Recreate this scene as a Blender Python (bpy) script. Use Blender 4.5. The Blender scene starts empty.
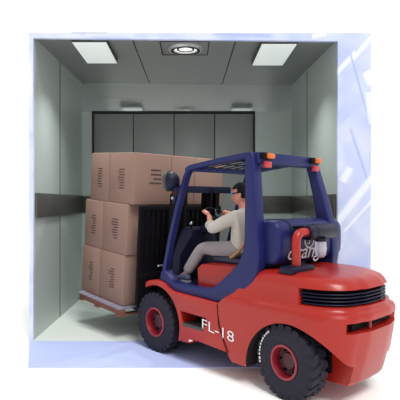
import bpy, bmesh, math, random
from mathutils import Vector, Matrix, Euler
PI = math.pi
R = math.radians
SC = bpy.context.scene
COL = SC.collection

# ------------------------------------------------------------------ camera, sky, sun, exposure
cd = bpy.data.cameras.new('camera')
cam = bpy.data.objects.new('camera', cd)
COL.objects.link(cam)
cam.location = (0, 0, 1.73)
cam.rotation_euler = (R(90), 0, 0)
cd.sensor_width = 36
cd.lens = 471 / 400 * 36
cd.shift_x = 0.025
cd.shift_y = 0.005
cd.clip_end = 300
SC.camera = cam

W = bpy.data.worlds.new('world')
SC.world = W
W.use_nodes = True
WB = W.node_tree.nodes['Background']
WB.inputs['Strength'].default_value = 1.05
_n, _l = W.node_tree.nodes, W.node_tree.links
_tc = _n.new('ShaderNodeTexCoord')
_sp = _n.new('ShaderNodeSeparateXYZ')
_mr = _n.new('ShaderNodeMapRange')
_mr.interpolation_type = 'SMOOTHSTEP'
_mr.inputs['From Min'].default_value = -0.7
_mr.inputs['From Max'].default_value = 0.6
_mr.inputs['To Min'].default_value = 0.66
_mr.inputs['To Max'].default_value = 1.0
_l.new(_tc.outputs['Generated'], _sp.inputs['Vector'])
_l.new(_sp.outputs['Y'], _mr.inputs['Value'])
_cm = _n.new('ShaderNodeCombineColor')
for _c in ('Red', 'Green', 'Blue'):
    _l.new(_mr.outputs['Result'], _cm.inputs[_c])
_l.new(_cm.outputs['Color'], WB.inputs['Color'])       # pale overcast sky, brighter beyond the lift than behind the viewer

sd = bpy.data.lights.new('sun', 'SUN')
sd.energy = 2.2
sd.angle = R(20)
sd.color = (1.0, 0.97, 0.93)
sun = bpy.data.objects.new('sun', sd)
COL.objects.link(sun)
sun.rotation_euler = (R(30), R(16), 0)      # high sun behind the viewer's right shoulder
sun.location = (5, -4, 9)

SC.view_settings.view_transform = 'Standard'
SC.view_settings.look = 'None'
SC.view_settings.gamma = 1
SC.view_settings.exposure = 0.0
SC.view_settings.use_curve_mapping = False

# ------------------------------------------------------------------ materials
def lin(c):
    return tuple(((v / 255) / 12.92 if v / 255 <= 0.04045 else ((v / 255 + 0.055) / 1.055) ** 2.4) for v in c) + (1,)

def mat(name, rgb, rough=0.5, metal=0.0, coat=0.0, var=0.0, scale=8, bump=0.0, spec=0.5, stretch=None, trans=0.0):
    m = bpy.data.materials.new(name)
    m.use_nodes = True
    nt = m.node_tree
    b = nt.nodes['Principled BSDF']
    c = lin(rgb)
    b.inputs['Base Color'].default_value = c
    b.inputs['Roughness'].default_value = rough
    b.inputs['Metallic'].default_value = metal
    b.inputs['Coat Weight'].default_value = coat
    b.inputs['Coat Roughness'].default_value = 0.08
    b.inputs['Specular IOR Level'].default_value = spec
    b.inputs['Transmission Weight'].default_value = trans
    if var or bump:
        tc = nt.nodes.new('ShaderNodeTexCoord')
        mp = nt.nodes.new('ShaderNodeMapping')
        if stretch:
            mp.inputs['Scale'].default_value = stretch
        nz = nt.nodes.new('ShaderNodeTexNoise')
        nz.inputs['Scale'].default_value = scale
        nz.inputs['Detail'].default_value = 4
        nt.links.new(tc.outputs['Object'], mp.inputs['Vector'])
        nt.links.new(mp.outputs['Vector'], nz.inputs['Vector'])
        if var:
            mx = nt.nodes.new('ShaderNodeMix')
            mx.data_type = 'RGBA'
            mx.inputs['A'].default_value = tuple(v * (1 - var) for v in c[:3]) + (1,)
            mx.inputs['B'].default_value = tuple(min(1, v * (1 + var)) for v in c[:3]) + (1,)
            nt.links.new(nz.outputs['Fac'], mx.inputs['Factor'])
            nt.links.new(mx.outputs['Result'], b.inputs['Base Color'])
        if bump:
            bp = nt.nodes.new('ShaderNodeBump')
            bp.inputs['Strength'].default_value = bump
            bp.inputs['Distance'].default_value = 0.01
            nt.links.new(nz.outputs['Fac'], bp.inputs['Height'])
            nt.links.new(bp.outputs['Normal'], b.inputs['Normal'])
    return m

def emit(name, rgb, strength):
    m = mat(name, rgb, 0.4)
    b = m.node_tree.nodes['Principled BSDF']
    b.inputs['Emission Color'].default_value = lin(rgb)
    b.inputs['Emission Strength'].default_value = strength
    return m

M = {}
M['red'] = mat('red_paint', (160, 32, 22), 0.34, coat=0.12, var=0.06, scale=3, spec=0.35)
M['blue'] = mat('dark_blue_paint', (24, 30, 86), 0.42, var=0.08, scale=5, spec=0.3)
M['navy'] = mat('navy_paint', (14, 15, 42), 0.45, var=0.1, scale=6, spec=0.25)
M['black'] = mat('black_steel', (14, 12, 17), 0.7, var=0.15, scale=10, spec=0.12)
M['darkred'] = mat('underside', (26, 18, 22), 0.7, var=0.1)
M['tyre'] = mat('tyre_rubber', (34, 32, 46), 0.75, var=0.2, scale=14, bump=0.15, spec=0.3)
M['rim'] = mat('rim_red', (138, 26, 42), 0.45, coat=0.15)
M['hub'] = mat('hub_paint', (66, 20, 34), 0.55)
M['steel'] = mat('worn_steel', (170, 172, 180), 0.3, metal=0.9, var=0.1)
M['card'] = mat('cardboard', (142, 114, 104), 0.85, var=0.07, scale=4, bump=0.08, spec=0.2)
M['card_ink'] = mat('carton_ink', (62, 52, 52), 0.8, spec=0.2)
M['tape'] = mat('carton_tape', (136, 108, 98), 0.5)
M['wood'] = mat('pallet_wood', (122, 78, 62), 0.8, var=0.25, scale=6, stretch=(1, 8, 8), bump=0.2)
M['wood_grey'] = mat('pallet_board', (128, 120, 138), 0.8, var=0.3, scale=9, bump=0.2)
M['skin'] = mat('skin', (196, 128, 108), 0.5, var=0.05, scale=9)
M['shirt'] = mat('shirt_cloth', (190, 183, 174), 0.9, var=0.1, scale=9, bump=0.35, spec=0.1)
M['trouser'] = mat('trouser_cloth', (146, 137, 140), 0.9, var=0.14, scale=8, bump=0.4, spec=0.1)
M['shoe'] = mat('shoe_cloth', (84, 88, 120), 0.7, var=0.15, scale=14)
M['sole'] = mat('shoe_sole', (150, 150, 165), 0.7)
M['hair'] = mat('hair', (15, 12, 14), 0.75, var=0.2, scale=40, bump=0.3, spec=0.15)
M['goggle'] = mat('goggle_blue', (86, 122, 206), 0.25, coat=0.4)
M['tan'] = mat('tan_strap', (176, 128, 92), 0.7, var=0.1)
M['vinyl'] = mat('seat_vinyl', (30, 32, 62), 0.45, var=0.1)
M['amber'] = mat('amber_lens', (200, 96, 22), 0.25, coat=0.4)
M['redlens'] = mat('red_lens', (176, 34, 46), 0.3, coat=0.3)
M['white'] = mat('white_paint', (225, 222, 226), 0.5)
M['glass'] = mat('clear_jar', (225, 225, 240), 0.15, trans=0.55, coat=0.3)
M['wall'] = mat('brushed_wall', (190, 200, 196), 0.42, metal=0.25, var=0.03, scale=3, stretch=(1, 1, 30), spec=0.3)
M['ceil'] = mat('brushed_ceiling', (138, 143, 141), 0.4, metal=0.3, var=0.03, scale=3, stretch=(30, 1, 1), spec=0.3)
M['mirror'] = mat('polished_header', (206, 212, 210), 0.07, metal=0.7)
M['door_refl'] = mat('reflected_door_steel', (150, 153, 151), 0.45, metal=0.25, var=0.04, scale=3, stretch=(1, 1, 30), spec=0.3)  # tone of the front doors as mirrored in the back wall
M['gap'] = mat('dark_joint', (34, 34, 36), 0.7)
M['rail'] = mat('bumper_steel', (92, 92, 88), 0.3, metal=0.4, var=0.05, spec=0.3)
M['floor'] = mat('lift_floor', (208, 216, 212), 0.55, var=0.04, scale=2)
M['apron'] = mat('pale_blue_floor', (176, 188, 232), 0.7, var=0.02, scale=2)
M['ground'] = mat('white_ground', (253, 253, 253), 0.9, spec=0.1)
M['diff'] = emit('light_diffuser', (205, 212, 209), 0.62)
M['lens'] = emit('round_lens', (236, 238, 236), 0.75)
M['frame'] = mat('light_frame', (60, 62, 62), 0.5)
M['ring'] = mat('chrome_ring', (190, 194, 194), 0.3, metal=0.5)

def facade_material():
    """pale periwinkle print of soft diagonal light bands and blotches"""
    m = bpy.data.materials.new('printed_facade')
    m.use_nodes = True
    nt = m.node_tree
    N, L = nt.nodes, nt.links
    b = N['Principled BSDF']
    b.inputs['Roughness'].default_value = 0.7
    tc = N.new('ShaderNodeTexCoord')
    nz = N.new('ShaderNodeTexNoise')
    nz.inputs['Scale'].default_value = 1.9
    nz.inputs['Detail'].default_value = 2
    L.new(tc.outputs['Object'], nz.inputs['Vector'])
    rp = N.new('ShaderNodeValToRGB')
    rp.color_ramp.elements[0].position = 0.36
    rp.color_ramp.elements[0].color = lin((178, 190, 228))
    rp.color_ramp.elements[1].position = 0.62
    rp.color_ramp.elements[1].color = lin((207, 215, 238))
    L.new(nz.outputs['Fac'], rp.inputs['Fac'])
    col = rp.outputs['Color']
    def band(p, q, hw, rgb, amt, soft=0.6):
        nonlocal col
        p, q = Vector(p), Vector(q)
        d = q - p
        ln = d.length
        mp = N.new('ShaderNodeMapping')
        mp.vector_type = 'TEXTURE'
        c = (p + q) / 2
        mp.inputs['Location'].default_value = (c.x, 0, c.y)
        mp.inputs['Rotation'].default_value = (0, -math.atan2(d.y, d.x), 0)
        mp.inputs['Scale'].default_value = (ln / 2, 1, hw)
        L.new(tc.outputs['Object'], mp.inputs['Vector'])
        sp = N.new('ShaderNodeSeparateXYZ')
        L.new(mp.outputs['Vector'], sp.inputs['Vector'])
        fs = []
        for o, s in (('X', 0.08), ('Z', soft)):
            ab = N.new('ShaderNodeMath'); ab.operation = 'ABSOLUTE'
            L.new(sp.outputs[o], ab.inputs[0])
            mr = N.new('ShaderNodeMapRange')
            mr.interpolation_type = 'SMOOTHSTEP'
            mr.inputs['From Min'].default_value = 1 + s
            mr.inputs['From Max'].default_value = 1 - s
            L.new(ab.outputs[0], mr.inputs['Value'])
            fs.append(mr.outputs['Result'])
        mu = N.new('ShaderNodeMath'); mu.operation = 'MULTIPLY'
        L.new(fs[0], mu.inputs[0]); L.new(fs[1], mu.inputs[1])
        m2 = N.new('ShaderNodeMath'); m2.operation = 'MULTIPLY'
        L.new(mu.outputs[0], m2.inputs[0]); m2.inputs[1].default_value = amt * 0.75
        mx = N.new('ShaderNodeMix'); mx.data_type = 'RGBA'
        L.new(m2.outputs[0], mx.inputs['Factor'])
        L.new(col, mx.inputs['A'])
        mx.inputs['B'].default_value = lin(rgb)
        col = mx.outputs['Result']
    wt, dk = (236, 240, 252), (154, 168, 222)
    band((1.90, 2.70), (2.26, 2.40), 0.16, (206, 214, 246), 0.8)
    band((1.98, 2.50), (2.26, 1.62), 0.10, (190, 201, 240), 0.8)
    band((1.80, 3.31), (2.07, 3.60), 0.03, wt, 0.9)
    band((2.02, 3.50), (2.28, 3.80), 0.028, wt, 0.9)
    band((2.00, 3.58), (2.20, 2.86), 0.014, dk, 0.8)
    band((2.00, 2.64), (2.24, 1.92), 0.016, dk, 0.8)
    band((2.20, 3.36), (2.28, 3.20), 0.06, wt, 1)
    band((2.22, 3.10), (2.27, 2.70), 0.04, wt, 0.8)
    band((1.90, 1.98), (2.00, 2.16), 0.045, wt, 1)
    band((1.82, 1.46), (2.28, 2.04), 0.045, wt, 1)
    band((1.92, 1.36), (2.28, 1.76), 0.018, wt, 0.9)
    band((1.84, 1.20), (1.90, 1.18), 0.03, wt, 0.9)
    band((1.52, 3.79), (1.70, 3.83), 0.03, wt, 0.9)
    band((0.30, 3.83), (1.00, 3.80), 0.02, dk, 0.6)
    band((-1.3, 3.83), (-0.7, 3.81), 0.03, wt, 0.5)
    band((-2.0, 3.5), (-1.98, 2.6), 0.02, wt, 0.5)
    L.new(col, b.inputs['Base Color'])
    return m
M['facade'] = facade_material()

# ------------------------------------------------------------------ mesh helpers
def link(name, me, m=None, parent=None):
    o = bpy.data.objects.new(name, me)
    COL.objects.link(o)
    if parent is not None:
        o.parent = parent
    if m is not None and len(me.materials) == 0:
        me.materials.append(m)
    return o

def smooth(me, ang=35):
    for p in me.polygons:
        p.use_smooth = True
    me.set_sharp_from_angle(angle=R(ang))

def T(*v):
    return Matrix.Translation(Vector(v))

class MB:
    def __init__(s):
        s.bm = bmesh.new()
    def _m(s, verts, mtx):
        bmesh.ops.transform(s.bm, matrix=mtx, verts=verts)
    def box(s, a, b, mtx=None, bev=0.0, seg=2):
        a, b = Vector(a), Vector(b)
        r = bmesh.ops.create_cube(s.bm, size=1)
        vs = r['verts']
        d = b - a
        s._m(vs, T(*((a + b) / 2)) @ Matrix.Diagonal((abs(d.x), abs(d.y), abs(d.z), 1)))
        if bev:
            es = list({e for v in vs for e in v.link_edges})
            q = bmesh.ops.bevel(s.bm, geom=es, offset=bev, segments=seg, affect='EDGES', profile=0.5)
            vs = list({v for f in q['faces'] for v in f.verts} | {v for v in vs if v.is_valid})
        if mtx is not None:
            s._m(vs, mtx)
        return s
    def cyl(s, p, q, r0, r1=None, seg=20):
        p, q = Vector(p), Vector(q)
        r1 = r0 if r1 is None else r1
        d = q - p
        r = bmesh.ops.create_cone(s.bm, cap_ends=True, segments=seg, radius1=r0, radius2=r1, depth=d.length)
        s._m(r['verts'], T(*((p + q) / 2)) @ d.to_track_quat('Z', 'Y').to_matrix().to_4x4())
        return s
    def sph(s, c, rad, seg=20, mtx=None):
        r = bmesh.ops.create_uvsphere(s.bm, u_segments=seg, v_segments=max(8, seg // 2), radius=1)
        rad = rad if hasattr(rad, '__len__') else (rad, rad, rad)
        s._m(r['verts'], T(*c) @ (mtx or Matrix.Identity(4)) @ Matrix.Diagonal((*rad, 1)))
        return s
    def tube(s, pts, r, seg=12, cap=True):
        pts = [Vector(p) for p in pts]
        rr = r if hasattr(r, '__len__') else [r] * len(pts)
        rings = []
        up = Vector((0.13, 0.21, 0.97))
        for i, p in enumerate(pts):
            t = (pts[min(i + 1, len(pts) - 1)] - pts[max(i - 1, 0)]).normalized()
            a = t.cross(up)
            if a.length < 1e-3:
                a = t.cross(Vector((1, 0, 0)))
            a.normalize()
            c = a.cross(t)
            up = c
            rings.append([s.bm.verts.new(p + (a * math.cos(2 * PI * k / seg) + c * math.sin(2 * PI * k / seg)) * rr[i]) for k in range(seg)])
        for u, v in zip(rings, rings[1:]):
            for k in range(seg):
                s.bm.faces.new((u[k], u[(k + 1) % seg], v[(k + 1) % seg], v[k]))
        if cap:
            s.bm.faces.new(rings[0][::-1])
            s.bm.faces.new(rings[-1])
        return s
    def lathe(s, prof, mtx=None, seg=40, closed=False):
        """prof: (radius, height) along local Z"""
        rings = []
        for r, z in prof:
            rings.append([s.bm.verts.new((r * math.cos(2 * PI * k / seg), r * math.sin(2 * PI * k / seg), z)) for k in range(seg)])
        pr = list(zip(rings, rings[1:])) + ([(rings[-1], rings[0])] if closed else [])
        for u, v in pr:
            for k in range(seg):
                s.bm.faces.new((u[k], u[(k + 1) % seg], v[(k + 1) % seg], v[k]))
        if not closed:
            if prof[0][0] > 1e-5: s.bm.faces.new(rings[0][::-1])
            if prof[-1][0] > 1e-5: s.bm.faces.new(rings[-1])
        vs = [v for g in rings for v in g]
        bmesh.ops.remove_doubles(s.bm, verts=vs, dist=1e-6)
        if mtx is not None:
            s._m([v for v in vs if v.is_valid], mtx)
        return s
    def loft(s, rings, cap=True):
        vr = [[s.bm.verts.new(p) for p in g] for g in rings]
        n = len(vr[0])
        for u, v in zip(vr, vr[1:]):
            for k in range(n):
                s.bm.faces.new((u[k], u[(k + 1) % n], v[(k + 1) % n], v[k]))
        if cap:
            s.bm.faces.new(vr[0][::-1])
            s.bm.faces.new(vr[-1])
        return s
    def poly(s, pts):
        s.bm.faces.new([s.bm.verts.new(p) for p in pts])
        return s
    def mesh(s, me):
        s.bm.from_mesh(me)
        return s
    def data(s, name, ang=35, fix=True):
        me = bpy.data.meshes.new(name)
        if fix:
            bmesh.ops.recalc_face_normals(s.bm, faces=s.bm.faces[:])
        s.bm.to_mesh(me)
        s.bm.free()
        smooth(me, ang)
        return me
    def build(s, name, m, parent=None, ang=35, fix=True):
        return link(name, s.data(name, ang, fix), m, parent)

def plate_mesh(outline, holes, y0, y1, bev=0.012, res=2):
    """side plate: outline in local X/Z, thickness from y0 to y1, filled with holes, rounded edges"""
    cu = bpy.data.curves.new('profile', 'CURVE')
    cu.dimensions = '2D'
    cu.fill_mode = 'BOTH'
    cu.extrude = max(0.001, abs(y1 - y0) / 2 - bev)
    cu.bevel_depth = bev
    cu.bevel_resolution = res
    cu.offset = -bev
    for lp in [outline] + list(holes):
        sp = cu.splines.new('POLY')
        sp.points.add(len(lp) - 1)
        for i, (x, z) in enumerate(lp):
            sp.points[i].co = (x, z, 0, 1)
        sp.use_cyclic_u = True
    ob = bpy.data.objects.new('profile', cu)
    me = bpy.data.meshes.new_from_object(ob)
    bpy.data.objects.remove(ob)
    me.transform(T(0, (y0 + y1) / 2, 0) @ Matrix.Rotation(R(90), 4, 'X'))
    return me

def plate(name, outline, holes, y0, y1, m, parent, bev=0.012, ang=35):
    me = plate_mesh(outline, holes, y0, y1, bev)
    mb = MB().mesh(me)
    bmesh.ops.remove_doubles(mb.bm, verts=mb.bm.verts[:], dist=1e-4)
    return mb.build(name, m, parent, ang)

def text_mesh(body, size, depth=0.003, shear=0.0, thin=0.0):
    cu = bpy.data.curves.new('text', 'FONT')
    cu.body = body
    cu.size = size
    cu.extrude = depth
    cu.shear = shear
    cu.offset = thin
    ob = bpy.data.objects.new('text', cu)
    me = bpy.data.meshes.new_from_object(ob)
    bpy.data.objects.remove(ob)
    return me

def arc(cx, cz, r, a0, a1, n=14, rz=None):
    rz = rz or r
    return [(cx + r * math.cos(R(a0 + (a1 - a0) * i / n)), cz + rz * math.sin(R(a0 + (a1 - a0) * i / n))) for i in range(n + 1)]

def empty(name, label=None, cat=None, mtx=None, group=None):
    o = bpy.data.objects.new(name, None)
    COL.objects.link(o)
    o.empty_display_size = 0.1
    if mtx is not None:
        o.matrix_world = mtx
    if label:
        tag(o, label, cat, group)
    return o

def tag(o, label, cat, group=None):
    o['label'] = label
    o['category'] = cat
    if group:
        o['group'] = group
    return o

def struct(o):
    o['kind'] = 'structure'
    return o

# ------------------------------------------------------------------ the setting
YF, YB = 5.87, 8.52              # front opening and back wall of the lift
XL, XR = -1.955, 1.843
ZL, ZR = 3.775, 3.735            # the head of the opening is a little out of level
# white ground
struct(MB().box((-60, -20, -0.30), (60, 90, -0.012)).build('ground', M['ground']))
# pale blue apron tapering out from the opening
ap = MB()
ap.loft([[(-2.005, YF, z), (2.25, YF, z), (1.92, 4.94, z), (-1.70, 4.94, z)] for z in (-0.012, -0.001)])
struct(ap.build('floor_apron', M['apron']))
# pale blue printed front wall with the lift opening
fw = MB()
def pane(pts):
    fw.loft([[(x, YF, z) for x, z in pts], [(x, YF + 0.05, z) for x, z in pts]])
pane([(-2.005, 0), (XL, 0), (XL, ZL), (-2.005, ZL)])
pane([(XR, 0), (2.255, 0), (2.255, ZR), (XR, ZR)])
pane([(-2.005, ZL), (XL, ZL), (XR, ZR), (2.255, ZR), (2.255, 3.835), (-2.005, 3.835)])
struct(fw.build('wall_front', M['facade']))

struct(MB().box((XL, YF, -0.012), (XR, YB, 0.0)).build('floor', M['floor']))
CL, CR = 3.80, 3.765       # ceiling height at the front, rising toward the back
CRISE = 0.085
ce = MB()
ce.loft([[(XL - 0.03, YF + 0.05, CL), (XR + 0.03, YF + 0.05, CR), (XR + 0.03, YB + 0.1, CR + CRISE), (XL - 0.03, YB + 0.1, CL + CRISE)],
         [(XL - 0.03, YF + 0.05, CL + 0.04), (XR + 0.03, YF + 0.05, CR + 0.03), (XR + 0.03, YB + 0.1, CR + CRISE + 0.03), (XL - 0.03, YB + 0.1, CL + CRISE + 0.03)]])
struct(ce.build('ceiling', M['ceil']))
def czz(x, y=YF):
    return CL + (CR - CL) * (x - XL) / (XR - XL) + CRISE * (y - YF) / (YB - YF)
for i, x in enumerate((-0.73, 0.58)):
    struct(MB().loft([[(x - 0.008, y, czz(x, y) - 0.004), (x + 0.008, y, czz(x, y) - 0.004), (x + 0.008, y, czz(x, y) + 0.01), (x - 0.008, y, czz(x, y) + 0.01)] for y in (YF + 0.05, YB)]).build('trim_%d' % (i + 1), M['gap']))

# side walls, each of two tall panels with a dark joint between them
def side_wall(name, x, sgn, yj, top):
    a_, b_ = min(x, x + sgn * 0.03), max(x, x + sgn * 0.03)
    o = MB()
    for y0, y1 in ((YF + 0.05, yj - 0.007), (yj + 0.007, YB + 0.1)):
        o.loft([[(a_, y, 0), (b_, y, 0), (b_, y, top + CRISE * (y - YF) / (YB - YF)), (a_, y, top + CRISE * (y - YF) / (YB - YF))] for y in (y0, y1)])
    w = struct(o.build(name, M['wall']))
    MB().box((min(x - sgn * 0.002, x + sgn * 0.03), yj - 0.014, 0), (max(x - sgn * 0.002, x + sgn * 0.03), yj + 0.014, top)).build('panel_joint', M['gap'], w)
side_wall('wall_left', XL, -1, 7.08, CL + 0.025)
side_wall('wall_right', XR, 1, 7.42, CR + 0.02)

# back wall: polished header and returns round solid leaves modelling the front doors' reflection
DX0, DX1, DZ = -1.754, 1.157, 3.36
bw = MB()
bw.box((XL, YB, 0), (DX0, YB + 0.03, DZ)).box((DX1, YB, 0), (XR, YB + 0.03, DZ))
struct(bw.build('wall_back', M['wall']))
hd = MB().box((XL, -0.015, 0), (XR, 0.015, 3.90 - DZ))
hdo = struct(hd.build('wall_back_header', M['mirror']))
hdo.location = (0, YB + 0.012, DZ)
hdo.rotation_euler = (R(0.35), 0, 0)
d1 = empty('reflected_door_1')  # mirror image of the closed front doors, built as solid panels
struct(d1)
d1.location = (0, YB + 0.03, 0)
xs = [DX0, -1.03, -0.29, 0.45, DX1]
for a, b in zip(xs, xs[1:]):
    MB().box((a + 0.008, 0, 0.0), (b - 0.008, 0.03, DZ - 0.03), bev=0.003).build('reflected_door_panel', M['door_refl'], d1)
MB().box((DX0, 0.025, 0), (DX1, 0.045, DZ)).build('reflected_door_backing', M['gap'], d1)
MB().box((DX0 - 0.02, -0.04, 0), (DX0 + 0.012, 0.03, DZ)).box((DX1 - 0.012, -0.04, 0), (DX1 + 0.02, 0.03, DZ)) \
    .box((DX0 - 0.02, -0.04, DZ - 0.02), (DX1 + 0.02, 0.03, DZ + 0.015)).build('reflected_door_frame', M['gap'], d1)
# bumper rails round the car
def rail(n, a, b):
    struct(MB().box(a, b, bev=0.004).build('trim_%d' % n, M['rail']))
rail(3, (XL, YF + 0.06, 1.53), (XL + 0.03, YB - 0.04, 1.845))
rail(4, (XR - 0.03, YF + 0.06, 1.53), (XR, YB - 0.04, 1.83))
rail(5, (DX1 + 0.02, YB - 0.03, 1.53), (XR, YB, 1.84))
rail(6, (XL, YB - 0.03, 1.53), (DX0 - 0.02, YB, 1.84))

# ceiling lights
def lamp(parent, z, watts, cone=165):
    ld = bpy.data.lights.new('lamp', 'SPOT')
    ld.spot_size = R(cone)
    ld.spot_blend = 1.0
    ld.shadow_soft_size = 0.03
    ld.energy = watts
    ld.color = (0.95, 1.0, 0.97)
    lo = bpy.data.objects.new('lamp', ld)
    COL.objects.link(lo)
    lo.parent = parent
    lo.location = (0, 0, z)
def panel_light(x0, x1, y1, label):
    z = czz((x0 + x1) / 2, y1) + 0.045
    y0 = YF + 0.08
    t = empty('ceiling_light', label, 'ceiling light', T((x0 + x1) / 2, (y0 + y1) / 2, z))
    w, l = (x1 - x0) / 2, (y1 - y0) / 2
    MB().box((-w, -l, -0.12), (w, l, 0.0), bev=0.004).build('light_box', M['frame'], t)
    MB().box((-w + 0.01, -l + 0.01, -0.127), (w - 0.01, l - 0.01, -0.119)).build('diffuser', M['diff'], t)
    lamp(t, -0.16, 120, 112)
panel_light(-1.50, -1.05, 6.85, 'pale square light panel hung under the ceiling along the left wall of the lift')
panel_light(0.90, 1.36, 6.88, 'pale square light panel hung under the ceiling along the right wall of the lift')
rz = czz(-0.05, 6.33) - 0.003
rl = empty('ceiling_light', 'round grille light in a dark square outline at the middle of the lift ceiling', 'ceiling light', T(-0.06, 6.33, rz))
rl.rotation_euler = (math.atan(CRISE / (YB - YF)), 0, 0)
fr = MB()
for a, b in (((-.33, -.31, -.006), (.31, -.298, 0)), ((-.33, .298, -.006), (.31, .31, 0)), ((-.33, -.31, -.006), (-.318, .31, 0)), ((.298, -.31, -.006), (.31, .31, 0))):
    fr.box(a, b)
fr.build('square_frame', M['gap'], rl)
MB().lathe([(0.155, 0), (0.155, -0.03), (0.215, -0.035), (0.235, -0.012), (0.235, 0)], closed=True).build('outer_ring', M['ring'], rl)
MB().lathe([(0.165, -0.028), (0.165, -0.037), (0.195, -0.038), (0.195, -0.028)], closed=True).build('dark_ring', M['gap'], rl)
MB().lathe([(0.0, -0.012), (0.155, -0.012), (0.155, 0.0)]).build('lens', M['lens'], rl)
sl = MB()
for k in range(14):
    a = 2 * PI * k / 14
    sl.box((-.012, -.022, -.018), (.012, .022, -.011), T(.105 * math.cos(a), .105 * math.sin(a), 0) @ Matrix.Rotation(a, 4, 'Z'))
sl.build('grille_slot', M['gap'], rl)
lamp(rl, -0.06, 95, 150)

# ------------------------------------------------------------------ the forklift (local X forward, Y left)
FM = T(0.045, 5.843, 0) @ Matrix.Rotation(PI / 2 + 0.735, 4, 'Z')
fk = empty('forklift', 'red and dark blue forklift truck carrying a pallet of cartons into the lift', 'forklift', FM)

# --- counterweight body
def ring_at(z, w, xr, xf, rc, inset=None):
    pts = []
    def add(x, y):
        if inset and inset[0](x, y):
            d = Vector((x - (xr + 0.75), y * 1.2)).normalized() * inset[1]
            x, y = x - d.x, y - d.y
        pts.append((x, y, z))
    n = 12
    for k in range(7):                     # left side, front to rear
        add(xf + (xr + rc - xf) * k / 7, w)
    for k in range(n + 1):
        a = R(90 + 90 * k / n)
        add(xr + rc + rc * math.cos(a), w - rc * 0.82 + rc * 0.82 * math.sin(a))
    for k in range(1, 8):
        yy = (w - rc * 0.82) * (1 - 2 * k / 8)
        add(xr - 0.03 * (1 - (yy / w) ** 2), yy)
    for k in range(n + 1):
        a = R(180 + 90 * k / n)
        add(xr + rc + rc * math.cos(a), -(w - rc * 0.82) + rc * 0.82 * math.sin(a))
    for k in range(6, -1, -1):
        add(xf + (xr + rc - xf) * k / 7, -w)
    return pts
gr = (lambda x, y: x < -1.97, 0.07)
sl_ = (lambda x, y: x < -2.2 and abs(y) < 0.42, 0.09)
cw = MB()
cw.loft([ring_at(*a) for a in (
    (0.17, 0.57, -2.24, -1.17, 0.34), (0.21, 0.585, -2.27, -1.15, 0.36), (0.40, 0.598, -2.32, -1.07, 0.38),
    (0.55, 0.60, -2.35, -1.03, 0.40), (0.645, 0.60, -2.365, -1.01, 0.40), (0.65, 0.60, -2.365, -1.01, 0.40, sl_), (0.73, 0.602, -2.37, -1.02, 0.40, sl_),
    (0.735, 0.602, -2.37, -1.03, 0.40), (0.775, 0.602, -2.37, -1.08, 0.40), (0.80, 0.592, -2.36, -1.11, 0.40),
    (0.815, 0.572, -2.34, -1.13, 0.40), (0.84, 0.558, -2.33, -1.17, 0.40), (0.850, 0.556, -2.33, -1.19, 0.40), (0.854, 0.555, -2.33, -1.19, 0.40, gr),
    (0.985, 0.54, -2.32, -1.35, 0.40, gr), (0.992, 0.54, -2.32, -1.36, 0.40), (1.03, 0.532, -2.30, -1.41, 0.40), (1.06, 0.518, -2.27, -1.45, 0.39),
    (1.082, 0.49, -2.21, -1.48, 0.37), (1.094, 0.45, -2.13, -1.49, 0.34), (1.10, 0.40, -2.04, -1.50, 0.30))])
cwo = cw.build('counterweight', M['red'], fk, 28)
cut = MB().lathe([(0.0, 0.3), (0.47, 0.3), (0.47, 1), (0, 1)], Matrix.Rotation(R(90), 4, 'X'), 56).lathe([(0.0, -1), (0.47, -1), (0.47, -0.3), (0, -0.3)], Matrix.Rotation(R(90), 4, 'X'), 56).build('cutter', M['darkred'])
cut.parent = fk
cut.location = (-1.85, 0, 0.175)
cut.scale = (1.04, 1, 1.06)
bpy.context.view_layer.update()
bo = cwo.modifiers.new('arch', 'BOOLEAN')
bo.operation = 'DIFFERENCE'
bo.object = cut
bo.solver = 'EXACT'
dg = bpy.context.evaluated_depsgraph_get()
me = bpy.data.meshes.new_from_object(cwo.evaluated_get(dg))
cwo.modifiers.clear()
cwo.data = me
bpy.data.objects.remove(cut)
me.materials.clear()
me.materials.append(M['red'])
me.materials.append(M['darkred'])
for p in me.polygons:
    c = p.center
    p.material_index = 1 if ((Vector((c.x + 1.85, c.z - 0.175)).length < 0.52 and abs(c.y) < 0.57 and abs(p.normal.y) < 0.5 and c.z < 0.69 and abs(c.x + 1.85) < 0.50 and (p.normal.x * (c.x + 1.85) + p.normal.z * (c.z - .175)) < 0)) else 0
smooth(me, 28)
# core under the body so the rear arch is not a tunnel
MB().box((-2.1, -0.34, 0.25), (-1.1, 0.34, 0.6)).build('axle_housing', M['black'], fk)
# grille backing with louvres following the rounded tail
lv = MB()
def inner(z, ins):
    p = [q for q in ring_at(z, 0.546, -2.325, -1.3, 0.40, (lambda x, y: True, ins)) if q[0] < -1.90 + ins]
    return p
gb = MB()
ra, rb = inner(0.856, 0.062), inner(0.984, 0.062)
va = [gb.bm.verts.new(p) for p in ra]
vb = [gb.bm.verts.new(p) for p in rb]
for k in range(len(va) - 1):
    gb.bm.faces.new((va[k], va[k + 1], vb[k + 1], vb[k]))
gbo = gb.build('grille', M['black'], fk)
so = gbo.modifiers.new('s', 'SOLIDIFY')
so.thickness = 0.006
so.offset = 0
for z in (0.878, 0.908, 0.938, 0.966):
    s_ = MB()
    a, b = inner(z, 0.052), inner(z - 0.012, 0.018)
    va = [s_.bm.verts.new(p) for p in a]
    vb = [s_.bm.verts.new(p) for p in b]
    n = min(len(va), len(vb))
    for k in range(n - 1):
        s_.bm.faces.new((va[k], va[k + 1], vb[k + 1], vb[k]))
    so_ = s_.build('louvre', M['navy'], gbo)
    q = so_.modifiers.new('s', 'SOLIDIFY')
    q.thickness = 0.006
MB().box((-2.31, -0.34, 0.656), (-2.285, 0.34, 0.724)).build('tow_slot', M['black'], fk)
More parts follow.
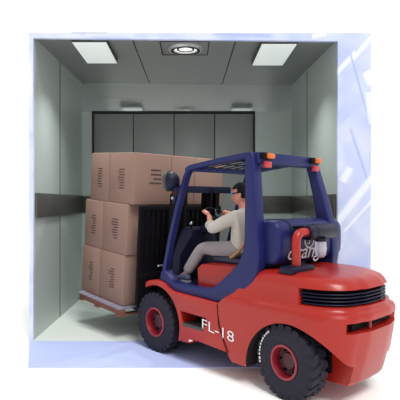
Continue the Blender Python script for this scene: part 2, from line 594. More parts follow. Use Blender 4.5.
MB().cyl((-2.34, 0.10, 0.65), (-2.34, 0.10, 0.73), 0.018).build('tow_pin', M['rim'], fk)

# --- side panels with the front wheel arch and the step pocket
def side_panel(sgn):
    o = [(0.20, 0.735)] + arc(0.0, 0.35, 0.475, 66, 108, 8)
    o += [(-0.21, 0.765), (-0.30, 0.735), (-0.65, 0.725), (-0.99, 0.715), (-1.005, 0.70), (-1.02, 0.51), (-1.06, 0.42), (-1.14, 0.255)]
    o += [(-0.72, 0.275), (-0.62, 0.27), (-0.585, 0.225), (-0.40, 0.215)]
    o += arc(0.0, 0.35, 0.415, 197, 62, 22)
    hole = [(-0.44, 0.545), (-0.83, 0.535), (-0.82, 0.46), (-0.76, 0.41), (-0.50, 0.40), (-0.46, 0.44)]
    y0, y1 = (0.36, 0.60) if sgn > 0 else (-0.60, -0.36)
    return plate('side_panel', o, [hole], y0, y1, M['red'], fk, 0.014)
side_panel(1)
side_panel(-1)
MB().box((-1.2, -0.37, 0.24), (-0.38, 0.37, 0.74)).build('chassis_core', M['black'], fk)
for s in (1, -1):
    MB().box((-0.80, s * 0.38, 0.395), (-0.47, s * 0.605, 0.425), bev=0.006).build('step', M['frame'], fk)
for s in (1,):
    MB().cyl((-0.30, 0.60, 0.62), (-0.30, 0.606, 0.62), 0.018, seg=14).build('panel_bolt', M['black'], fk)
    MB().cyl((-0.585, 0.597, 0.255), (-0.64, 0.602, 0.268), 0.012, 0.003).build('panel_clip', M['white'], fk)
# dark joint between front panel and counterweight
jm = MB()
jp = [(-1.0, 0.715), (-1.022, 0.51), (-1.062, 0.42), (-1.14, 0.255)]
for (a, b), (c, d) in zip(jp, jp[1:]):
    jm.box((-0.004, -0.002, 0), (0.004, 0.002, math.hypot(c - a, d - b)), T(a, 0.601, b) @ Matrix.Rotation(math.atan2(c - a, d - b), 4, 'Y'))
jm.build('panel_joint', M['black'], fk)
# FL-18 in white stencil lettering
tm = text_mesh('FL-18', 0.145, 0.002, 0.0, -0.0015)
xs_ = [v.co.x for v in tm.vertices]
wd = max(xs_) - min(xs_)
tm.transform(Matrix.Translation((-min(xs_), 0, 0)))
tm.transform(Matrix.Diagonal((0.44 / wd, 1.0, 1, 1)))
# letters read toward the tail and drop along the panel
tx = Matrix(((-1, 0, 0, -0.79), (0, 0, 1, 0.605), (-0.12, 1, 0, 0.43), (0, 0, 0, 1)))
tm.transform(tx)
link('stencil_number', tm, M['white'], fk)

# --- floor, engine cover, seat
MB().box((-1.25, -0.44, 0.70), (0.02, 0.44, 0.80), bev=0.01).build('floor_plate', M['navy'], fk)
ec = MB()
ec.loft([[(-0.47, 0.36, 0.79), (-1.3, 0.36, 0.79), (-1.3, -0.36, 0.79), (-0.47, -0.36, 0.79)],
         [(-0.46, 0.36, 0.99), (-1.3, 0.36, 1.03), (-1.3, -0.36, 1.03), (-0.46, -0.36, 0.99)],
         [(-0.50, 0.34, 1.035), (-1.3, 0.34, 1.075), (-1.3, -0.34, 1.075), (-0.50, -0.34, 1.035)],
         [(-0.56, 0.30, 1.05), (-1.3, 0.30, 1.085), (-1.3, -0.30, 1.085), (-0.56, -0.30, 1.05)]])
ec.build('engine_cover', M['red'], fk)
MB().box((-1.52, -0.40, 0.7), (-1.28, 0.40, 1.09), bev=0.02).build('rear_bulkhead', M['navy'], fk)
seat = MB().box((-0.56, -0.23, 1.06), (-1.06, 0.23, 1.13), bev=0.025, seg=3).build('seat_cushion', M['vinyl'], fk)
sb = MB().box((-0.05, -0.23, 0), (0.05, 0.23, 0.42), T(-1.09, 0, 1.10) @ Matrix.Rotation(R(-8), 4, 'Y'), bev=0.03, seg=3)
sbo = sb.build('seat_backrest', M['vinyl'], fk)
pp = []
for k in range(15):
    t = k / 14
    pp.append((-1.035 - 0.058 * t + (0.20 * (1 - t) ** 3), 0.225, 1.13 + 0.37 * t))
MB().tube(pp, 0.017, 8).build('seat_piping', M['tan'], fk)
MB().box((-0.82, -0.34, 1.08), (-0.40, -0.26, 1.36), bev=0.03, seg=3).build('arm_console', M['navy'], fk)

# --- cowl, steering column and wheel
co = MB()
co.loft([[(0.0, 0.36, 0.78), (-0.14, 0.36, 0.78), (-0.14, -0.36, 0.78), (0.0, -0.36, 0.78)],
         [(0.0, 0.33, 1.10), (-0.12, 0.33, 1.10), (-0.12, -0.33, 1.10), (0.0, -0.33, 1.10)],
         [(-0.02, 0.22, 1.38), (-0.18, 0.20, 1.33), (-0.18, -0.20, 1.33), (-0.02, -0.22, 1.38)],
         [(-0.04, 0.18, 1.43), (-0.16, 0.16, 1.40), (-0.16, -0.16, 1.40), (-0.04, -0.18, 1.43)]])
co.build('dash_cowl', M['navy'], fk)
MB().tube([(-0.05, 0, 1.30), (-0.20, 0, 1.40), (-0.38, 0, 1.535)], [0.055, 0.05, 0.03]).build('steering_column', M['navy'], fk)
SWC = Vector((-0.415, 0, 1.565))
SWM = T(*SWC) @ Matrix.Rotation(R(-32), 4, 'Y')
sw = MB()
sw.lathe([(0.165 + 0.013 * math.cos(2 * PI * k / 10), 0.013 * math.sin(2 * PI * k / 10)) for k in range(10)], SWM, 36, closed=True)
swo = sw.build('steering_wheel', M['black'], fk)
sp = MB()
for k in range(3):
    a = R(90 + 120 * k)
    p = SWM @ Vector((0.16 * math.cos(a), 0.16 * math.sin(a), 0))
    sp.cyl(SWM @ Vector((0, 0, -0.02)), p, 0.010, seg=8)
sp.cyl(SWM @ Vector((0, 0, -0.04)), SWM @ Vector((0, 0, 0.012)), 0.035)
sp.build('wheel_spokes', M['navy'], swo)
lev = MB().cyl((-0.10, 0.12, 1.30), (-0.14, 0.17, 1.46), 0.009).build('lever', M['black'], fk)
MB().sph((-0.14, 0.17, 1.475), 0.022, 12).build('lever_knob', M['steel'], lev)
for y in (-0.16, -0.22, -0.28):
    lv_ = MB().cyl((-0.06, y, 1.30), (-0.16, y, 1.50), 0.008).build('lever', M['black'], fk)
    MB().sph((-0.16, y, 1.51), 0.02, 12).build('lever_knob', M['black'], lv_)

# --- overhead guard
og = empty('overhead_guard')
og.parent = fk
def frame_outline():
    out = [(0.0, 0.80), (-0.16, 0.755), (-0.30, 0.727), (-0.65, 0.72), (-0.97, 0.712), (-1.06, 0.715), (-1.14, 0.745), (-1.29, 0.86), (-1.41, 0.975), (-1.46, 1.06), (-1.485, 1.17),
           (-1.48, 1.30), (-1.465, 1.45), (-1.44, 1.80), (-1.415, 2.165), (-1.395, 2.20), (-1.345, 2.21), (-1.315, 2.185), (-1.315, 1.75), (-1.31, 1.40),
           (-1.295, 1.26), (-1.235, 1.14), (-1.12, 1.03), (-0.98, 0.92), (-0.90, 0.865), (-0.80, 0.828), (-0.5, 0.818), (-0.30, 0.825), (-0.20, 0.85), (-0.14, 0.91), (-0.10, 0.95), (-0.035, 0.93)]
    return out
def lean(p, k):
    return (p[0] - k * max(0.0, min(1.0, (2.15 - p[1]) / 0.65)) * (1 if p[0] < -1.18 else 0), p[1])
for s in (1, -1):
    y0, y1 = (0.42, 0.55) if s > 0 else (-0.56, -0.44)
    plate('side_frame', [lean(p, 0.0 if s > 0 else 0.18) for p in frame_outline()], [], y0, y1, M['blue'], og, 0.016)
    y = s * 0.50
    MB().loft([[(x + dx, y + dy, z) for dx, dy in ((.026, .034), (-.026, .034), (-.026, -.034), (.026, -.034))] for x, z in ((-0.06, 0.90), (-0.17, 1.30), (-0.30, 1.68), (-0.44, 2.02), (-0.50, 2.095))]) \
        .build('front_post', M['blue'], og)
    MB().loft([[(x, y + dy, z + dz) for dy, dz in ((.04, .026), (-.04, .026), (-.04, -.026), (.04, -.026))] for x, z in ((-0.45, 2.075), (-0.52, 2.105), (-0.95, 2.15), (-1.36, 2.18))]) \
        .build('roof_beam', M['blue'], og)
MB().box((-0.53, -0.50, 2.065), (-0.46, 0.50, 2.115), bev=0.012).build('front_crossbeam', M['blue'], og)
MB().box((-1.45, -0.50, 2.095), (-1.33, 0.50, 2.205), bev=0.015).build('rear_crossbeam', M['blue'], og)
for k in range(7):
    y = -0.39 + 0.13 * k
    MB().loft([[(x, y + dy, z + dz) for dy, dz in ((.011, .004), (-.011, .004), (-.011, -.004), (.011, -.004))] for x, z in ((-0.50, 2.085), (-1.36, 2.165))]).build('roof_bar', M['navy'], og)
for x, z in ((-0.70, 2.098), (-0.93, 2.119), (-1.15, 2.140)):
    MB().box((x - 0.014, -0.46, z - 0.005), (x + 0.014, 0.46, z + 0.005)).build('roof_tie', M['navy'], og)
for s, y in ((1, 0.38), (-1, -0.43)):
    h_ = MB().box((-1.485, y - 0.065, 2.135), (-1.42, y + 0.10, 2.20), bev=0.01).build('lamp_housing', M['black'], fk)
    MB().box((-1.515, y - 0.06, 2.14), (-1.45, y + 0.045, 2.195), bev=0.018, seg=3).build('amber_lens', M['amber'], h_)
    MB().box((-1.50, y - 0.02, 2.055), (-1.46, y + 0.075, 2.115), bev=0.01).build('red_lens', M['redlens'], h_)

# --- work lamp on the front left post
wl = MB().sph((0, 0, 0), 1, 24, Matrix.Diagonal((0.10, 0.105, 0.108, 1)))
wlm = T(-0.245, 0.57, 1.965) @ Matrix.Rotation(R(18), 4, 'Z')
wl.bm.transform(wlm)
wlo = wl.build('work_lamp', M['navy'], fk)
MB().lathe([(0.100, -0.01), (0.118, 0.0), (0.118, 0.03), (0.100, 0.035)], wlm @ T(0.012, 0, 0) @ Matrix.Rotation(R(90), 4, 'Y'), 28).build('lamp_rim', M['frame'], wlo)
MB().tube([(-0.30, 0.54, 1.90), (-0.29, 0.53, 1.84), (-0.24, 0.51, 1.76), (-0.24, 0.50, 1.72)], 0.035, 10).build('lamp_bracket', M['navy'], wlo)
MB().box((-0.36, 0.47, 1.80), (-0.25, 0.54, 1.93), bev=0.02).build('lamp_clamp', M['navy'], wlo)
ind = MB().box((-0.215, 0.52, 1.82), (-0.19, 0.55, 1.89), bev=0.012).build('indicator', M['amber'], fk)
MB().sph((-0.26, 0.56, 1.775), 0.02, 10).build('bracket_nut', M['steel'], fk)

# --- mast, carriage and forks, all leaning back a little
TLT = Matrix.Rotation(R(-4), 4, 'Y')
ms = empty('mast')
ms.parent = fk
ms.matrix_parent_inverse = Matrix.Identity(4)
ms.matrix_basis = T(0.16, -0.07, 0.06) @ TLT
for s in (1, -1):
    for nm, y, x in (('outer_rail', 0.36, 0.0), ('inner_rail', 0.28, 0.07)):
        mb = MB()
        mb.box((x - 0.05, s * y - 0.012, 0.08), (x + 0.05, s * y + 0.012, 1.86))
        mb.box((x - 0.06, s * (y - 0.025) - 0.032, 0.08), (x - 0.045, s * (y - 0.025) + 0.032, 1.86))
        mb.box((x + 0.045, s * (y - 0.025) - 0.032, 0.08), (x + 0.06, s * (y - 0.025) + 0.032, 1.86))
        mb.build(nm, M['black'], ms)
    MB().cyl((-0.06, s * 0.215, 0.1), (-0.06, s * 0.215, 1.1), 0.035, seg=14).cyl((-0.06, s * 0.215, 1.1), (-0.06, s * 0.215, 1.84), 0.02, seg=12).build('lift_cylinder', M['black'], ms)
    MB().box((0.02, s * 0.15 - 0.015, 0.3), (0.03, s * 0.15 + 0.015, 1.8)).build('lift_chain', M['black'], ms)
    MB().tube([(-0.02, s * 0.20, 1.75), (-0.04, s * 0.21, 1.2), (-0.02, s * 0.20, 0.3)], 0.012, 8).build('hose', M['black'], ms)
MB().box((-0.07, -0.57, 1.79), (0.01, 0.42, 1.875), bev=0.01).build('top_crossbar', M['navy'], ms)
for z0, z1 in ((1.0, 1.08), (0.35, 0.5)):
    MB().box((-0.05, -0.37, z0), (-0.03, 0.37, z1)).build('cross_member', M['black'], ms)
MB().box((-0.06, 0.10, 0.10), (-0.02, 0.40, 0.62)).build('mast_guard', M['black'], ms)
cr = empty('carriage')
cr.parent = fk
cr.matrix_basis = T(0.52, 0, 0.30) @ TLT
MB().box((-0.10, -0.80, 0.08), (-0.03, 0.54, 0.20), bev=0.008).build('lower_bar', M['black'], cr)
MB().box((-0.10, -0.80, 0.46), (-0.03, 0.54, 0.56), bev=0.008).build('upper_bar', M['black'], cr)
MB().box((-0.10, -0.82, 1.33), (-0.04, 0.56, 1.39), bev=0.008).build('backrest_top', M['black'], cr)
for k in range(17):
    y = 0.535 - 1.335 * k / 16
    wq = 0.03 if k in (0, 16) else 0.026
    MB().box((-0.095, y - wq, 0.16), (-0.05, y + wq, 1.36)).build('backrest_bar', M['black'], cr)
for y in (0.24, -0.24):
    MB().box((-0.36, y - 0.02, 0.1), (-0.09, y + 0.02, 0.55), bev=0.01).build('roller_plate', M['black'], cr)
for y in (0.32, -0.62):
    f_ = MB()
    f_.box((-0.03, y - 0.06, 0.0), (0.015, y + 0.06, 0.56), bev=0.005)
    f_.loft([[(x, y + dy, z) for dy, z in ((.06, 0.02), (-.06, 0.02), (-.06, h), (.06, h))] for x, h in ((0.0, 0.065), (0.6, 0.055), (1.12, 0.034))])
    f_.build('fork', M['black'], cr)
for y in (-0.3, 0.3):
    MB().cyl((-0.1, y, 0.66), (0.2, y, 0.56), 0.04).build('tilt_cylinder', M['black'], fk)
MB().tube([(0.06, 0.30, 0.98), (0.05, 0.52, 0.98)], 0.012, 8).build('mast_bar', M['steel'], fk)  # short steel bar, added as a pale mark beside the mast
MB().box((-0.04, -0.35, 0.28), (0.03, 0.35, 0.80), bev=0.02).build('front_plate', M['black'], fk)

# --- wheels
def wheel(name, loc, r, w, rim_r, steer=0.0, lugs=26, marks=False):
    wm = T(*loc) @ Matrix.Rotation(steer, 4, 'Z')
    s = 1 if loc[1] > 0 else -1
    rt = wm @ Matrix.Rotation(R(-90 * s), 4, 'X')         # local z -> outward
    h = w / 2
    pr = [(rim_r, -h * .8), (rim_r + .03, -h * .95), (r * .80, -h), (r * .93, -h * .92), (r * .965, -h * .78), (r * .965, h * .78), (r * .93, h * .92), (r * .80, h), (rim_r + .03, h * .95), (rim_r, h * .8)]
    t = MB().lathe(pr, rt, 64, closed=True)
    for k in range(lugs):
        a = 2 * PI * k / lugs
        for sg in (1, -1):
            q = rt @ Matrix.Rotation(a + (PI / lugs if sg < 0 else 0), 4, 'Z')
            wd_ = 2 * PI * r / lugs * 0.31
            t.loft([[q @ Vector((rr, yy * wd_ + sk, zz)) for yy, zz, sk in ((1, sg * h * .02, .02), (-1, sg * h * .02, .02), (-1, sg * h * .93, -.01), (1, sg * h * .93, -.01))] for rr in (r * .93, r)])
            t.loft([[q @ Vector((rr, yy * wd_ - .01, zz)) for yy, zz in ((1, sg * h * .80), (-1, sg * h * .80), (-1, sg * h * ee), (1, sg * h * ee))] for rr, ee in ((r * .85, 1.0), (r * .985, .93))])
    wo = empty('wheel')
    wo.parent = fk
    t.build('tyre', M['tyre'], wo, 40)
    MB().lathe([(rim_r + .006, -h * .7), (rim_r + .006, h * .8), (rim_r + .014, h * .90), (rim_r + .014, h * .97), (rim_r - .006, h * .99), (rim_r - .012, h * .75), (rim_r - .018, h * .2)], rt, 48, closed=True).build('rim', M['rim'], wo)
    MB().lathe([(rim_r - .008, h * .1), (rim_r - .02, h * .15), (rim_r * .60, h * .02), (rim_r * .50, h * .35), (0.0, h * .40)], rt, 40).build('hub', M['hub'], wo)
    for k in range(6):
        a = 2 * PI * k / 6
        c = Vector((rim_r * .70 * math.cos(a), rim_r * .70 * math.sin(a), h * .05))
        MB().cyl(rt @ c, rt @ (c + Vector((0, 0, .03))), 0.012, seg=6).build('wheel_nut', M['black'], wo)
    if marks:
        mk = MB()
        for k in range(11):
            a = R(-52 + 6.5 * k)
            q = rt @ Matrix.Rotation(a, 4, 'Z')
            mk.box((r * .86, -.012, h * .97), (r * .905, .006 if k % 3 else .012, h * 1.02), q)
        mk.build('sidewall_lettering', M['white'], wo)
    return wo
wheel('wheel', (0.02, 0.49, 0.338), 0.34, 0.22, 0.155)
wheel('wheel', (0.02, -0.49, 0.338), 0.34, 0.22, 0.155)
wheel('wheel', (-1.80, 0.48, 0.322), 0.33, 0.20, 0.14, R(-6), 22, True)
wheel('wheel', (-1.80, -0.48, 0.322), 0.33, 0.20, 0.14, R(-6), 22)

# --- gas bottle across the tail with its white marks
GB = Vector((-1.44, 0, 1.345))
def tank_ring(y, k):
    """rounded-square section of the bottle, scaled by k"""
    out = []
    for i in range(40):
        t = 2 * PI * i / 40
        c, n = math.cos(t), math.sin(t)
        out.append((GB.x + k * 0.20 * math.copysign(abs(c) ** 0.5, c), y, GB.z + k * 0.215 * math.copysign(abs(n) ** 0.5, n)))
    return out
gbt = MB().loft([tank_ring(y, k) for y, k in ((-0.72, .55), (-0.715, .70), (-0.70, .82), (-0.67, .92), (-0.63, .98), (-0.58, 1), (0.36, 1), (0.40, .985), (0.425, .95), (0.44, .88), (0.445, .75))]).build('gas_bottle', M['blue'], fk)
for y in (0.24, -0.50):
    st_ = MB()
    st_.loft([tank_ring(y - 0.02, 1.0), tank_ring(y - 0.02, 1.02), tank_ring(y + 0.02, 1.02), tank_ring(y + 0.02, 1.0)], cap=False)
    st_.build('bottle_strap', M['navy'], gbt)
MB().box((-1.648, -0.02, 1.475), (-1.60, 0.20, 1.50)).build('bottle_slot', M['black'], gbt)
def wrap(me, y0, z0):
    """lay flat lettering on the rear of the bottle: text x runs toward -y, text y runs up"""
    for v in me.vertices:
        v.co = Vector((GB.x - 0.202 - v.co.z, y0 - v.co.x, z0 + v.co.y))
tmx = text_mesh('orange', 0.20, 0.001, 0.4)
ww = [v.co.x for v in tmx.vertices]
tmx.transform(Matrix.Diagonal((0.66 / (max(ww) - min(ww)), 1, 1, 1)))
wrap(tmx, 0.33, 1.185)
link('bottle_lettering', tmx, M['white'], gbt)
tms = text_mesh('S', 0.11, 0.001)
wrap(tms, -0.01, 1.315)
link('bottle_mark', tms, M['white'], gbt)
rg = MB()
for k in range(24):
    a, b = 2 * PI * k / 24, 2 * PI * (k + 1) / 24
    rg.loft([[(.034 + rr * math.cos(t), .038 + rr * math.sin(t), z) for rr in (.066, .082) for t in ((a, b) if rr == .066 else (b, a))] for z in (-.001, .001)])
me = rg.data('bottle_mark')
wrap(me, -0.01, 1.315)
link('bottle_mark', me, M['white'], gbt)
# bottle cradle
for y in (0.16, -0.56):
    MB().box((-1.60, y - 0.04, 1.08), (-1.28, y + 0.04, 1.15)).build('bottle_cradle', M['navy'], fk)

# --- air cleaner: base plate, red elbow pipe, dark drum, clear bowl
PX = -1.75
MB().box((PX - 0.085, 0.15, 1.08), (PX + 0.07, 0.50, 1.15), bev=0.02, seg=3).build('intake_base', M['navy'], fk)
pts = [(PX, 0.33, 1.14), (PX, 0.33, 1.24), (PX, 0.33, 1.36)]
pts += [(PX, 0.33 - 0.085 * (1 - math.cos(R(a))), 1.36 + 0.085 * math.sin(R(a))) for a in range(15, 91, 15)]
pts += [(PX, 0.16, 1.445)]
MB().tube(pts, 0.042, 18).build('intake_pipe', M['red'], fk)
MB().lathe([(0.0, 0.0), (0.06, 0.0), (0.072, 0.012), (0.074, 0.10), (0.078, 0.104), (0.078, 0.118), (0.074, 0.122), (0.074, 0.44), (0.066, 0.455), (0, 0.457)], T(PX, 0.17, 1.44) @ Matrix.Rotation(R(90), 4, 'X'), 32).build('air_cleaner', M['navy'], fk)
bw_ = MB().lathe([(0.055, 0.16), (0.055, 0.06), (0.05, 0.02), (0.032, 0.0), (0, 0.0)], T(PX - 0.02, -0.04, 1.195), 28).build('dust_bowl', M['glass'], fk)
MB().lathe([(0.03, 0), (0.06, 0), (0.06, 0.03), (0.03, 0.03)], T(PX - 0.02, -0.04, 1.35), 24, closed=True).build('bowl_collar', M['navy'], bw_)

# ------------------------------------------------------------------ pallet and cartons on the forks
LT = FM @ T(0.62, 0, 0.30) @ TLT
pal = empty('wooden_pallet', 'worn wooden pallet under the stack of cartons on the forks', 'pallet', LT)
PY0, PY1, PL = -1.0, 0.69, 1.03
for k in range(9):
    x = 0.0 + k * (PL - 0.10) / 8
    MB().box((x, PY0, 0.085), (x + 0.10, PY1, 0.105), bev=0.003).build('deck_board', M['wood_grey'], pal)
for y in (PY1 - 0.10, -0.15, PY0 + 0.02):
    MB().box((0.0, y, 0.015), (PL, y + 0.08, 0.085), bev=0.004).build('stringer', M['wood'], pal)
for x in (0.0, 0.5, PL - 0.1):
    MB().box((x, PY0, 0.0), (x + 0.10, PY1, 0.0149), bev=0.003).build('bottom_board', M['wood'], pal)

random.seed(4)
BH = 0.645
def carton(mtx, dx, dy, h, label, side_text, face_text):
    t = MB()
    t.box((0, 0, 0), (dx, dy, h), bev=0.012, seg=2)
    o = t.build('cardboard_box', M['card'])
    o.matrix_world = mtx
    tag(o, label, 'box', 'brown cartons stacked on the pallet')
    # folded flaps meet along the top under a tape strip
    MB().box((-0.001, dy / 2 - 0.03, h - 0.10), (dx + 0.001, dy / 2 + 0.03, h + 0.001), bev=0.004).build('tape', M['tape'], o) if False else None
    ink = MB()
    def lines(n, u0, v0, wmax, pitch, plane):
        for i in range(n):
            u = u0 + random.uniform(0, 0.02)
            end = u0 + wmax * random.uniform(0.6, 1.0)
            while u < end:
                w = random.uniform(0.010, 0.020)
                z = v0 - i * pitch
                if plane == 'side':                      # left face, reads from the tail to the front
                    ink.box((u, dy - 0.001, z), (u + w, dy + 0.002, z + pitch * 0.4))
                else:                                     # rear face, reads toward the right
                    ink.box((-0.002, u, z), (0.001, u + w, z + pitch * 0.42))
                u += w + 0.006
    if side_text:
        lines(8, dx * 0.36, h * 0.66, dx * 0.26, 0.034, 'side')
    if face_text:
        lines(4, dy * 0.28, h * 0.66, dy * 0.34, 0.055, 'face')
    if side_text or face_text:
        ink.build('printed_text', M['card_ink'], o)
    return o
# rows: shift along the forks, left edge
for row, (sx, yl, tone) in enumerate(((0.06, 0.60, 'bottom'), (0.04, 0.59, 'middle'), (-0.05, 0.575, 'top'))):
    z = 0.107 + row * (BH + 0.003)
    ys = [(yl - 0.585, 0.585), (yl - 0.585 - 0.415, 0.41), (yl - 0.585 - 0.415 - 0.56, 0.555)]
    names = ('at the near left corner', 'next to the mast', 'furthest right behind the guard')
    for c, (y0, dy) in enumerate(ys):
        lab = {0: 'printed brown carton at the near corner of the %s row of the stack',
               1: 'brown carton behind the mast, middle of the front face in the %s row',
               2: 'brown carton behind the mast at the right end of the %s row'}[c] % tone
        carton(LT @ T(sx, y0, z), 0.57, dy, BH, lab, c == 0, c == 0)
    carton(LT @ T(sx + 0.575, yl - 0.585, z), 0.47, 0.585, BH, 'printed brown carton at the far left end of the %s row, deepest in the lift' % tone, True, False)

# ------------------------------------------------------------------ the driver
def skin_mesh(verts, edges, root=0, sub=2):
    me = bpy.data.meshes.new('skin')
    me.from_pydata([Vector(v[0]) for v in verts], edges, [])
    ob = bpy.data.objects.new('skin', me)
    COL.objects.link(ob)
    sk = ob.modifiers.new('skin', 'SKIN')
    sk.use_smooth_shade = True
    sv = me.skin_vertices[0].data
    for i, v in enumerate(verts):
        r = v[1]
        sv[i].radius = r if hasattr(r, '__len__') else (r, r)
        sv[i].use_root = (i == root)
    ss = ob.modifiers.new('sub', 'SUBSURF')
    ss.levels = ss.render_levels = sub
    bpy.context.view_layer.update()
    d = bpy.context.evaluated_depsgraph_get()
    out = bpy.data.meshes.new_from_object(ob.evaluated_get(d))
    bpy.data.objects.remove(ob)
    return out

J = dict(pel=(-0.86, 0.0, 1.22), waist=(-0.85, 0.0, 1.34), chest=(-0.865, 0.0, 1.50), neckb=(-0.84, 0.0, 1.635), neck=(-0.815, 0.0, 1.70), head=(-0.795, 0.0, 1.78),
         shl=(-0.855, 0.18, 1.575), ell=(-0.615, 0.30, 1.43), wrl=(-0.475, 0.20, 1.585), shr=(-0.855, -0.18, 1.575), elr=(-0.64, -0.30, 1.43), wrr=(-0.47, -0.20, 1.57),
         hpl=(-0.82, 0.10, 1.20), knl=(-0.39, 0.225, 1.205), anl=(-0.185, 0.31, 0.875), fol=(-0.10, 0.325, 0.84), tol=(-0.02, 0.335, 0.828),
         hpr=(-0.82, -0.10, 1.20), knr=(-0.42, -0.17, 1.20), anr=(-0.24, -0.19, 0.875), for_=(-0.16, -0.19, 0.84), tor=(-0.09, -0.19, 0.828))
def sk(parts, edges, root, sub=2):
    names = list(parts)
    ix = {n: i for i, n in enumerate(names)}
    return skin_mesh([(parts[n][0], parts[n][1]) for n in names], [(ix[a], ix[b]) for a, b in edges], ix[root], sub)
def lp(a, b, t):
    return tuple(Vector(a).lerp(Vector(b), t))
person = empty('person', 'driver in a pale shirt and grey trousers seated at the forklift wheel', 'person', FM)
bp = {n: (J[n], r) for n, r in dict(pel=.13, waist=.12, chest=(.15, .12), neckb=.075, neck=.055, head=.06, shl=.065, ell=.042, wrl=.028, shr=.065, elr=.042, wrr=.028,
      hpl=.085, knl=.055, anl=.036, fol=.034, tol=.026, hpr=.085, knr=.055, anr=.036, for_=.034, tor=.026).items()}
be = [('pel', 'waist'), ('waist', 'chest'), ('chest', 'neckb'), ('neckb', 'neck'), ('neck', 'head'), ('chest', 'shl'), ('shl', 'ell'), ('ell', 'wrl'), ('chest', 'shr'), ('shr', 'elr'), ('elr', 'wrr'),
      ('pel', 'hpl'), ('hpl', 'knl'), ('knl', 'anl'), ('anl', 'fol'), ('fol', 'tol'), ('pel', 'hpr'), ('hpr', 'knr'), ('knr', 'anr'), ('anr', 'for_'), ('for_', 'tor')]
body = MB().mesh(sk(bp, be, 'pel'))
# head: shaped skull with face, turned a little to the left
HM = T(-0.79, 0.01, 1.815) @ Matrix.Rotation(R(28), 4, 'Z') @ Matrix.Rotation(R(6), 4, 'Y')     # +x is the face
hb = bmesh.new()
bmesh.ops.create_uvsphere(hb, u_segments=32, v_segments=24, radius=1)
for v in hb.verts:
    x, y, z = v.co
    sx, sy, sz = 0.098, 0.077, 0.122
    if z < 0:                                  # narrow to the chin, keep the jaw forward
        k = -z
        y *= 1 - 0.30 * k
        x = x * (1 - 0.16 * k) + 0.20 * k
    if x > 0.1 and -0.1 < z < 0.25 and abs(abs(y) - 0.36) < 0.2:
        x -= 0.07 * (1 - abs(abs(y) - 0.36) / 0.2)
    if x > 0 and abs(y) < 0.16 and -0.32 < z < 0.12:
        x += (0.24 * (1 - abs(y) / 0.16)) * (1 - abs(z + 0.18) / 0.32)
    if x > 0 and abs(y) < 0.32 and -0.60 < z < -0.42:
        x += 0.06
    v.co = Vector((x * sx, y * sy, z * sz))
tmp = bpy.data.meshes.new('h')
hb.to_mesh(tmp); hb.free()
tmp.transform(HM)
body.mesh(tmp)
for s in (1, -1):
    body.sph(HM @ Vector((-0.005, s * 0.076, -0.005)), (0.020, 0.009, 0.032), 12, HM.to_3x3().to_4x4())
# hands closing round the steering wheel rim
def hand(wr, ang, s):
    """five bent fingers wrapped over the rim at wheel angle ang"""
    rim = lambda a, r=0.165, dz=0.0: SWM @ Vector((r * math.cos(a), r * math.sin(a), dz))
    wr = Vector(wr)
    kn = rim(ang, 0.195, 0.035)
    palm = skin_mesh([(wr, .026), (wr.lerp(kn, .5), (.036, .022)), (kn, (.036, .017))], [(0, 1), (1, 2)], 0, 2)
    body.mesh(palm)
    for i, ln in enumerate((0.9, 1.0, 0.95, 0.8)):
        a = ang + s * (-0.17 + 0.115 * i)
        k0 = wr.lerp(rim(a, 0.195, 0.032), 0.8)
        c = [(k0, .011), (rim(a, 0.185, 0.034 * ln), .0105), (rim(a, 0.150, 0.032 * ln), .0095), (rim(a, 0.138, 0.006), .0085), (rim(a, 0.146, -0.018 * ln), .0075)]
        body.mesh(skin_mesh(c, [(0, 1), (1, 2), (2, 3), (3, 4)], 0, 1))
    a = ang - s * 0.22
    c = [(wr.lerp(kn, .3), .013), (rim(a, 0.195, 0.012), .012), (rim(a - s * .12, 0.178, -0.016), .010), (rim(a - s * .2, 0.160, -0.020), .0085)]
    body.mesh(skin_mesh(c, [(0, 1), (1, 2), (2, 3)], 0, 1))
hand(J['wrl'], R(72), 1)
hand(J['wrr'], R(-78), -1)
bo_ = body.build('body', M['skin'], person, 60)
# hair
hr = bmesh.new()
bmesh.ops.create_uvsphere(hr, u_segments=32, v_segments=24, radius=1)
kill = []
for v in hr.verts:
    x, y, z = v.co
    if (x > 0.30 and z < 0.48 - 0.0 * y) or z < -0.42 or (x > -0.15 and z < 0.05):
        kill.append(v)
    v.co = Vector((x * 0.106 - 0.002, y * 0.085, z * 0.129 + 0.003))
bmesh.ops.delete(hr, geom=kill, context='VERTS')
hm = bpy.data.meshes.new('hair')
hr.to_mesh(hm); hr.free()
hm.transform(HM)
smooth(hm, 60)
ho = link('hair', hm, M['hair'], person)
q = ho.modifiers.new('s', 'SOLIDIFY'); q.thickness = 0.010; q.offset = 0
# goggles
gg = MB()
gg.bm.verts.ensure_lookup_table()
for s in (1, -1):
    gg.sph(HM @ Vector((0.082, s * 0.033, 0.018)), (0.018, 0.030, 0.021), 14, HM.to_3x3().to_4x4())
ggo = gg.build('goggles', M['goggle'], person, 60)
st = [HM @ Vector((0.104 * math.cos(a), 0.082 * math.sin(a), 0.018)) for a in [R(35 + 290 * k / 24) for k in range(25)]]
MB().tube(st, 0.0065, 8).build('goggle_strap', M['hair'], ggo)
# eyes and mouth belong to the face
ey = MB()
for s in (1, -1):
    ey.sph(HM @ Vector((0.083, s * 0.030, 0.012)), 0.010, 10)
ey.build('eyes', M['white'], person)
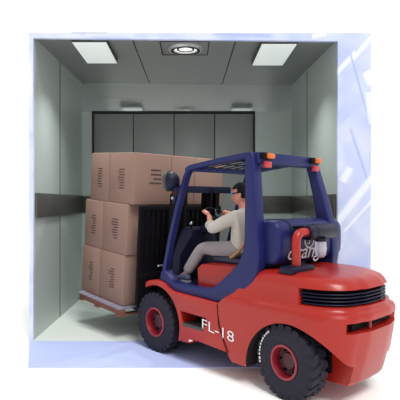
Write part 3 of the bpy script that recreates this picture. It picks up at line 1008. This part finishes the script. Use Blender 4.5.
# shirt: torso and rolled sleeves
sp_ = {n: (p, r) for n, (p, r) in dict(
    hem=((-0.845, 0, 1.175), (.175, .15)), waist=(J['waist'], (.175, .155)), chest=(J['chest'], (.19, .15)), neckb=((-0.84, 0, 1.625), (.085, .075)), col=((-0.825, 0, 1.672), .066),
    shl=(J['shl'], .09), ul=(lp(J['shl'], J['ell'], .5), .078), ell=(J['ell'], .068), cul=(lp(J['ell'], J['wrl'], .28), .064),
    shr=(J['shr'], .09), ur=(lp(J['shr'], J['elr'], .5), .078), elr=(J['elr'], .068), cur=(lp(J['elr'], J['wrr'], .28), .064)).items()}
se = [('hem', 'waist'), ('waist', 'chest'), ('chest', 'neckb'), ('neckb', 'col'), ('chest', 'shl'), ('shl', 'ul'), ('ul', 'ell'), ('ell', 'cul'), ('chest', 'shr'), ('shr', 'ur'), ('ur', 'elr'), ('elr', 'cur')]
sm = MB().mesh(sk(sp_, se, 'waist'))
sho = sm.build('shirt', M['shirt'], person, 60)
for a, b in (('ell', 'wrl'), ('elr', 'wrr')):
    p = lp(J[a], J[b], .34)
    MB().tube([lp(J[a], J[b], .20), lp(J[a], J[b], .26), p, lp(J[a], J[b], .38)], [.056, .064, .063, .052], 16).build('rolled_cuff', M['shirt'], sho)
# trousers
tp = {n: (p, r) for n, (p, r) in dict(
    w=((-0.86, 0, 1.30), (.15, .125)), pel=((-0.86, 0, 1.22), (.16, .12)), hpl=(J['hpl'], .105), thl=(lp(J['hpl'], J['knl'], .5), .095), knl=(J['knl'], .078), cal=(lp(J['knl'], J['anl'], .45), .072), anl=(lp(J['knl'], J['anl'], .92), .066),
    hpr=(J['hpr'], .105), thr=(lp(J['hpr'], J['knr'], .5), .095), knr=(J['knr'], .078), car=(lp(J['knr'], J['anr'], .45), .072), anr=(lp(J['knr'], J['anr'], .92), .066)).items()}
te = [('w', 'pel'), ('pel', 'hpl'), ('hpl', 'thl'), ('thl', 'knl'), ('knl', 'cal'), ('cal', 'anl'), ('pel', 'hpr'), ('hpr', 'thr'), ('thr', 'knr'), ('knr', 'car'), ('car', 'anr')]
MB().mesh(sk(tp, te, 'pel')).build('trousers', M['trouser'], person, 60)
# shoes
for an, to in (('anl', 'tol'), ('anr', 'tor')):
    a, b = Vector(J[an]), Vector(J[to])
    d = (b - a); d.z = 0; d.normalize()
    n = Vector((-d.y, d.x, 0))
    def ringp(t, w, z0, z1):
        c = Vector((a.x, a.y, 0)) + d * t
        return [c + n * (w * math.cos(R(k * 30))) + Vector((0, 0, (z0 + z1) / 2 + (z1 - z0) / 2 * math.sin(R(k * 30)))) for k in range(12)]
    so1 = MB().loft([ringp(-.075, .022, .83, .875), ringp(-.06, .036, .815, .90), ringp(-.02, .040, .812, .925), ringp(.03, .041, .812, .905), ringp(.09, .046, .812, .875), ringp(.15, .046, .812, .862), ringp(.185, .034, .814, .85), ringp(.20, .014, .822, .84)]).build('shoe', M['shoe'], person, 60)
    s0 = MB()
    ol = [(-.078, .02), (-.055, .038), (0, .042), (.09, .048), (.15, .048), (.19, .036), (.205, .012)]
    lo = [Vector((a.x, a.y, 0)) + d * t + n * w for t, w in ol] + [Vector((a.x, a.y, 0)) + d * t - n * w for t, w in reversed(ol)]
    s0.loft([[p + Vector((0, 0, z)) for p in lo] for z in (.801, .822)])
    s0.build('shoe_sole', M['sole'], so1)
